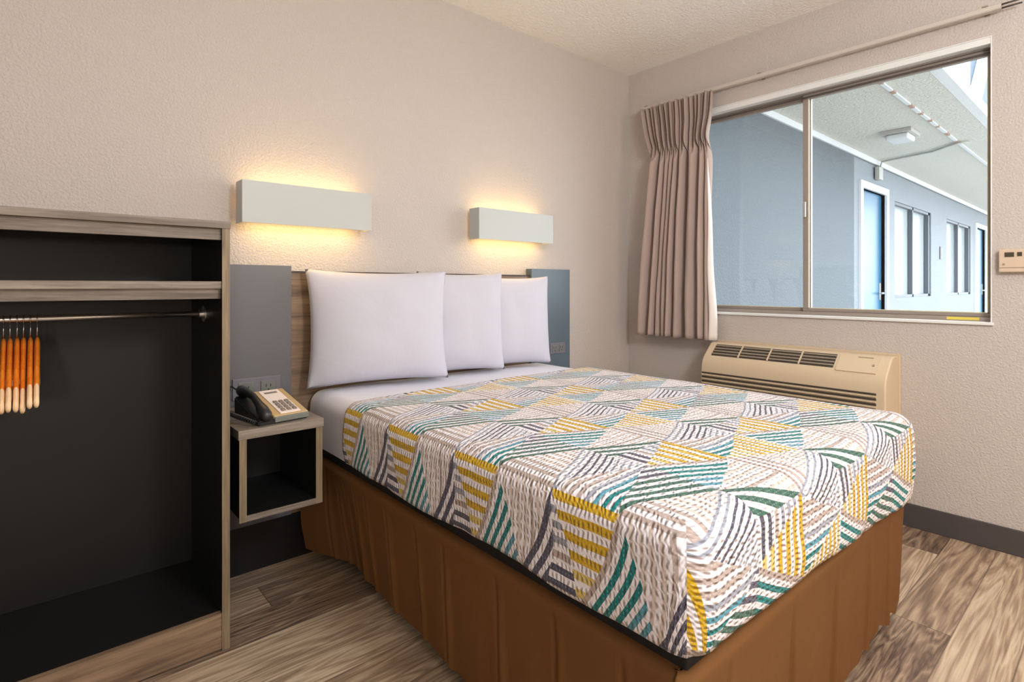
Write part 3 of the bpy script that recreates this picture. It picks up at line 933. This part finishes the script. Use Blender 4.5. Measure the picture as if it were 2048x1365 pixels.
# fascia kept above
bm = bmesh.new(); box(bm, .17, 2.45, -1.34, -1.27, zC-.002, zC+.62); box(bm, 2.45, 16, -1.34, -1.27, zC-.002, zC+.09)
P('fascia', bm, M['wtrim'])
P('parapet_panel', B(2.45, 16, -1.31, -1.28, zC+.09, zC+.75), M['sidingblue'], label='blue-grey panel above the walkway edge')
for k in range(6):
    x = 2.62+k*1.5
    bm = bmesh.new(); prism(bm, [(x-.06, zC+.06), (x+.16, zC+.06), (x+.80, zC+.75), (x+.58, zC+.75)], 1, -1.36, -1.312); P('brace', bm, M['wtrim'], label='white slanting brace')
bm = bmesh.new(); box(bm, .2, 16, -1.01, -.985, zC-.012, zC)
seam = P('soffit_seam', bm, M['wtrim'])
rr_ = random.Random(4)
for k in range(9):
    x = 1.2+k*.33+rr_.uniform(-.08, .08); s = rr_.uniform(.02, .06)
    P('rust_stain', B(x, x+s*2, -1.012, -.983, zC-.014, zC-.0005), M['rust'], seam)
for a, b in ((d0, d1), (e0, e1)):
    bm = bmesh.new(); f = .075
    box(bm, a-f, a, yF-.012, yF+.06, -.2, dzt+f); box(bm, b, b+f, yF-.012, yF+.06, -.2, dzt+f); box(bm, a, b, yF-.012, yF+.06, dzt, dzt+f)
    fr = P('door_frame', bm, M['wtrim'])
    dr_ = P('door', B(a, b, yF+.05, yF+.09, -.2, dzt), M['bluedoor'])
    bm = bmesh.new(); tube(bm, [(b-.07, yF+.05, .98), (b-.07, yF+.01, .98), (b-.16, yF+.005, .98)], .012, 8)
    box(bm, b-.1, b-.04, yF+.04, yF+.052, .9, 1.1)
    P('handle', bm, M['chrome'], dr_)
for a, b in w:
    bm = bmesh.new(); t_ = .035
    mx = (a+b)/2
    box(bm, a, a+t_, yF+.03, yF+.08, wzb, wzt); box(bm, b-t_*2.2, b, yF+.03, yF+.08, wzb, wzt)
    box(bm, a, b, yF+.03, yF+.08, wzb, wzb+t_); box(bm, a, b, yF+.03, yF+.08, wzt-t_, wzt); box(bm, mx-.025, mx+.025, yF+.03, yF+.08, wzb, wzt)
    fr = P('window_frame', bm, M['fframe'])
    P('pane', B(a+t_, b-t_, yF+.085, yF+.09, wzb+t_, wzt-t_), M['fglass'], fr)
# room number plaque and door bell size marks
o = obj('number_plaque', B(7.36, 7.44, yF+.003, yF+.015, 1.47, 1.66, bev=.004), M['bronze_dark']); lab(o, 'small dark plaque on the outside wall between the two windows', 'plaque')
lt = empty('walkway_light', (3.15, -.72, zC), 'white square ceiling light under the walkway soffit', 'ceiling light')
P('base', B(3.0, 3.30, -.84, -.60, zC-.035, zC, bev=.004), M['pipe'], lt)
P('lens', B(3.03, 3.27, -.81, -.63, zC-.085, zC-.035, bev=.015), M['wtrim'], lt)
cn = empty('electrical_conduit', (4.3, -.2, zC), 'thin grey conduit bending from a junction box across the soffit', 'conduit')
bm = bmesh.new(); tube(bm, [(4.35, yF-.03, zC-.10), (4.35, yF-.05, zC-.02), (4.3, -.42, zC-.018), (4.2, -.75, zC-.018), (3.95, -1.0, zC-.018), (4.0, -1.08, zC-.018)], .011, 8)
P('pipe', bm, M['pipe'], cn, smooth=True)
P('junction_box', B(4.28, 4.42, yF-.045, yF, zC-.22, zC-.08, bev=.004), M['pipe'], cn)
gr = obj('ground', B(.17, 30, -14, -1.5, -.45, -.4), M['concrete']); gr['kind'] = 'structure'
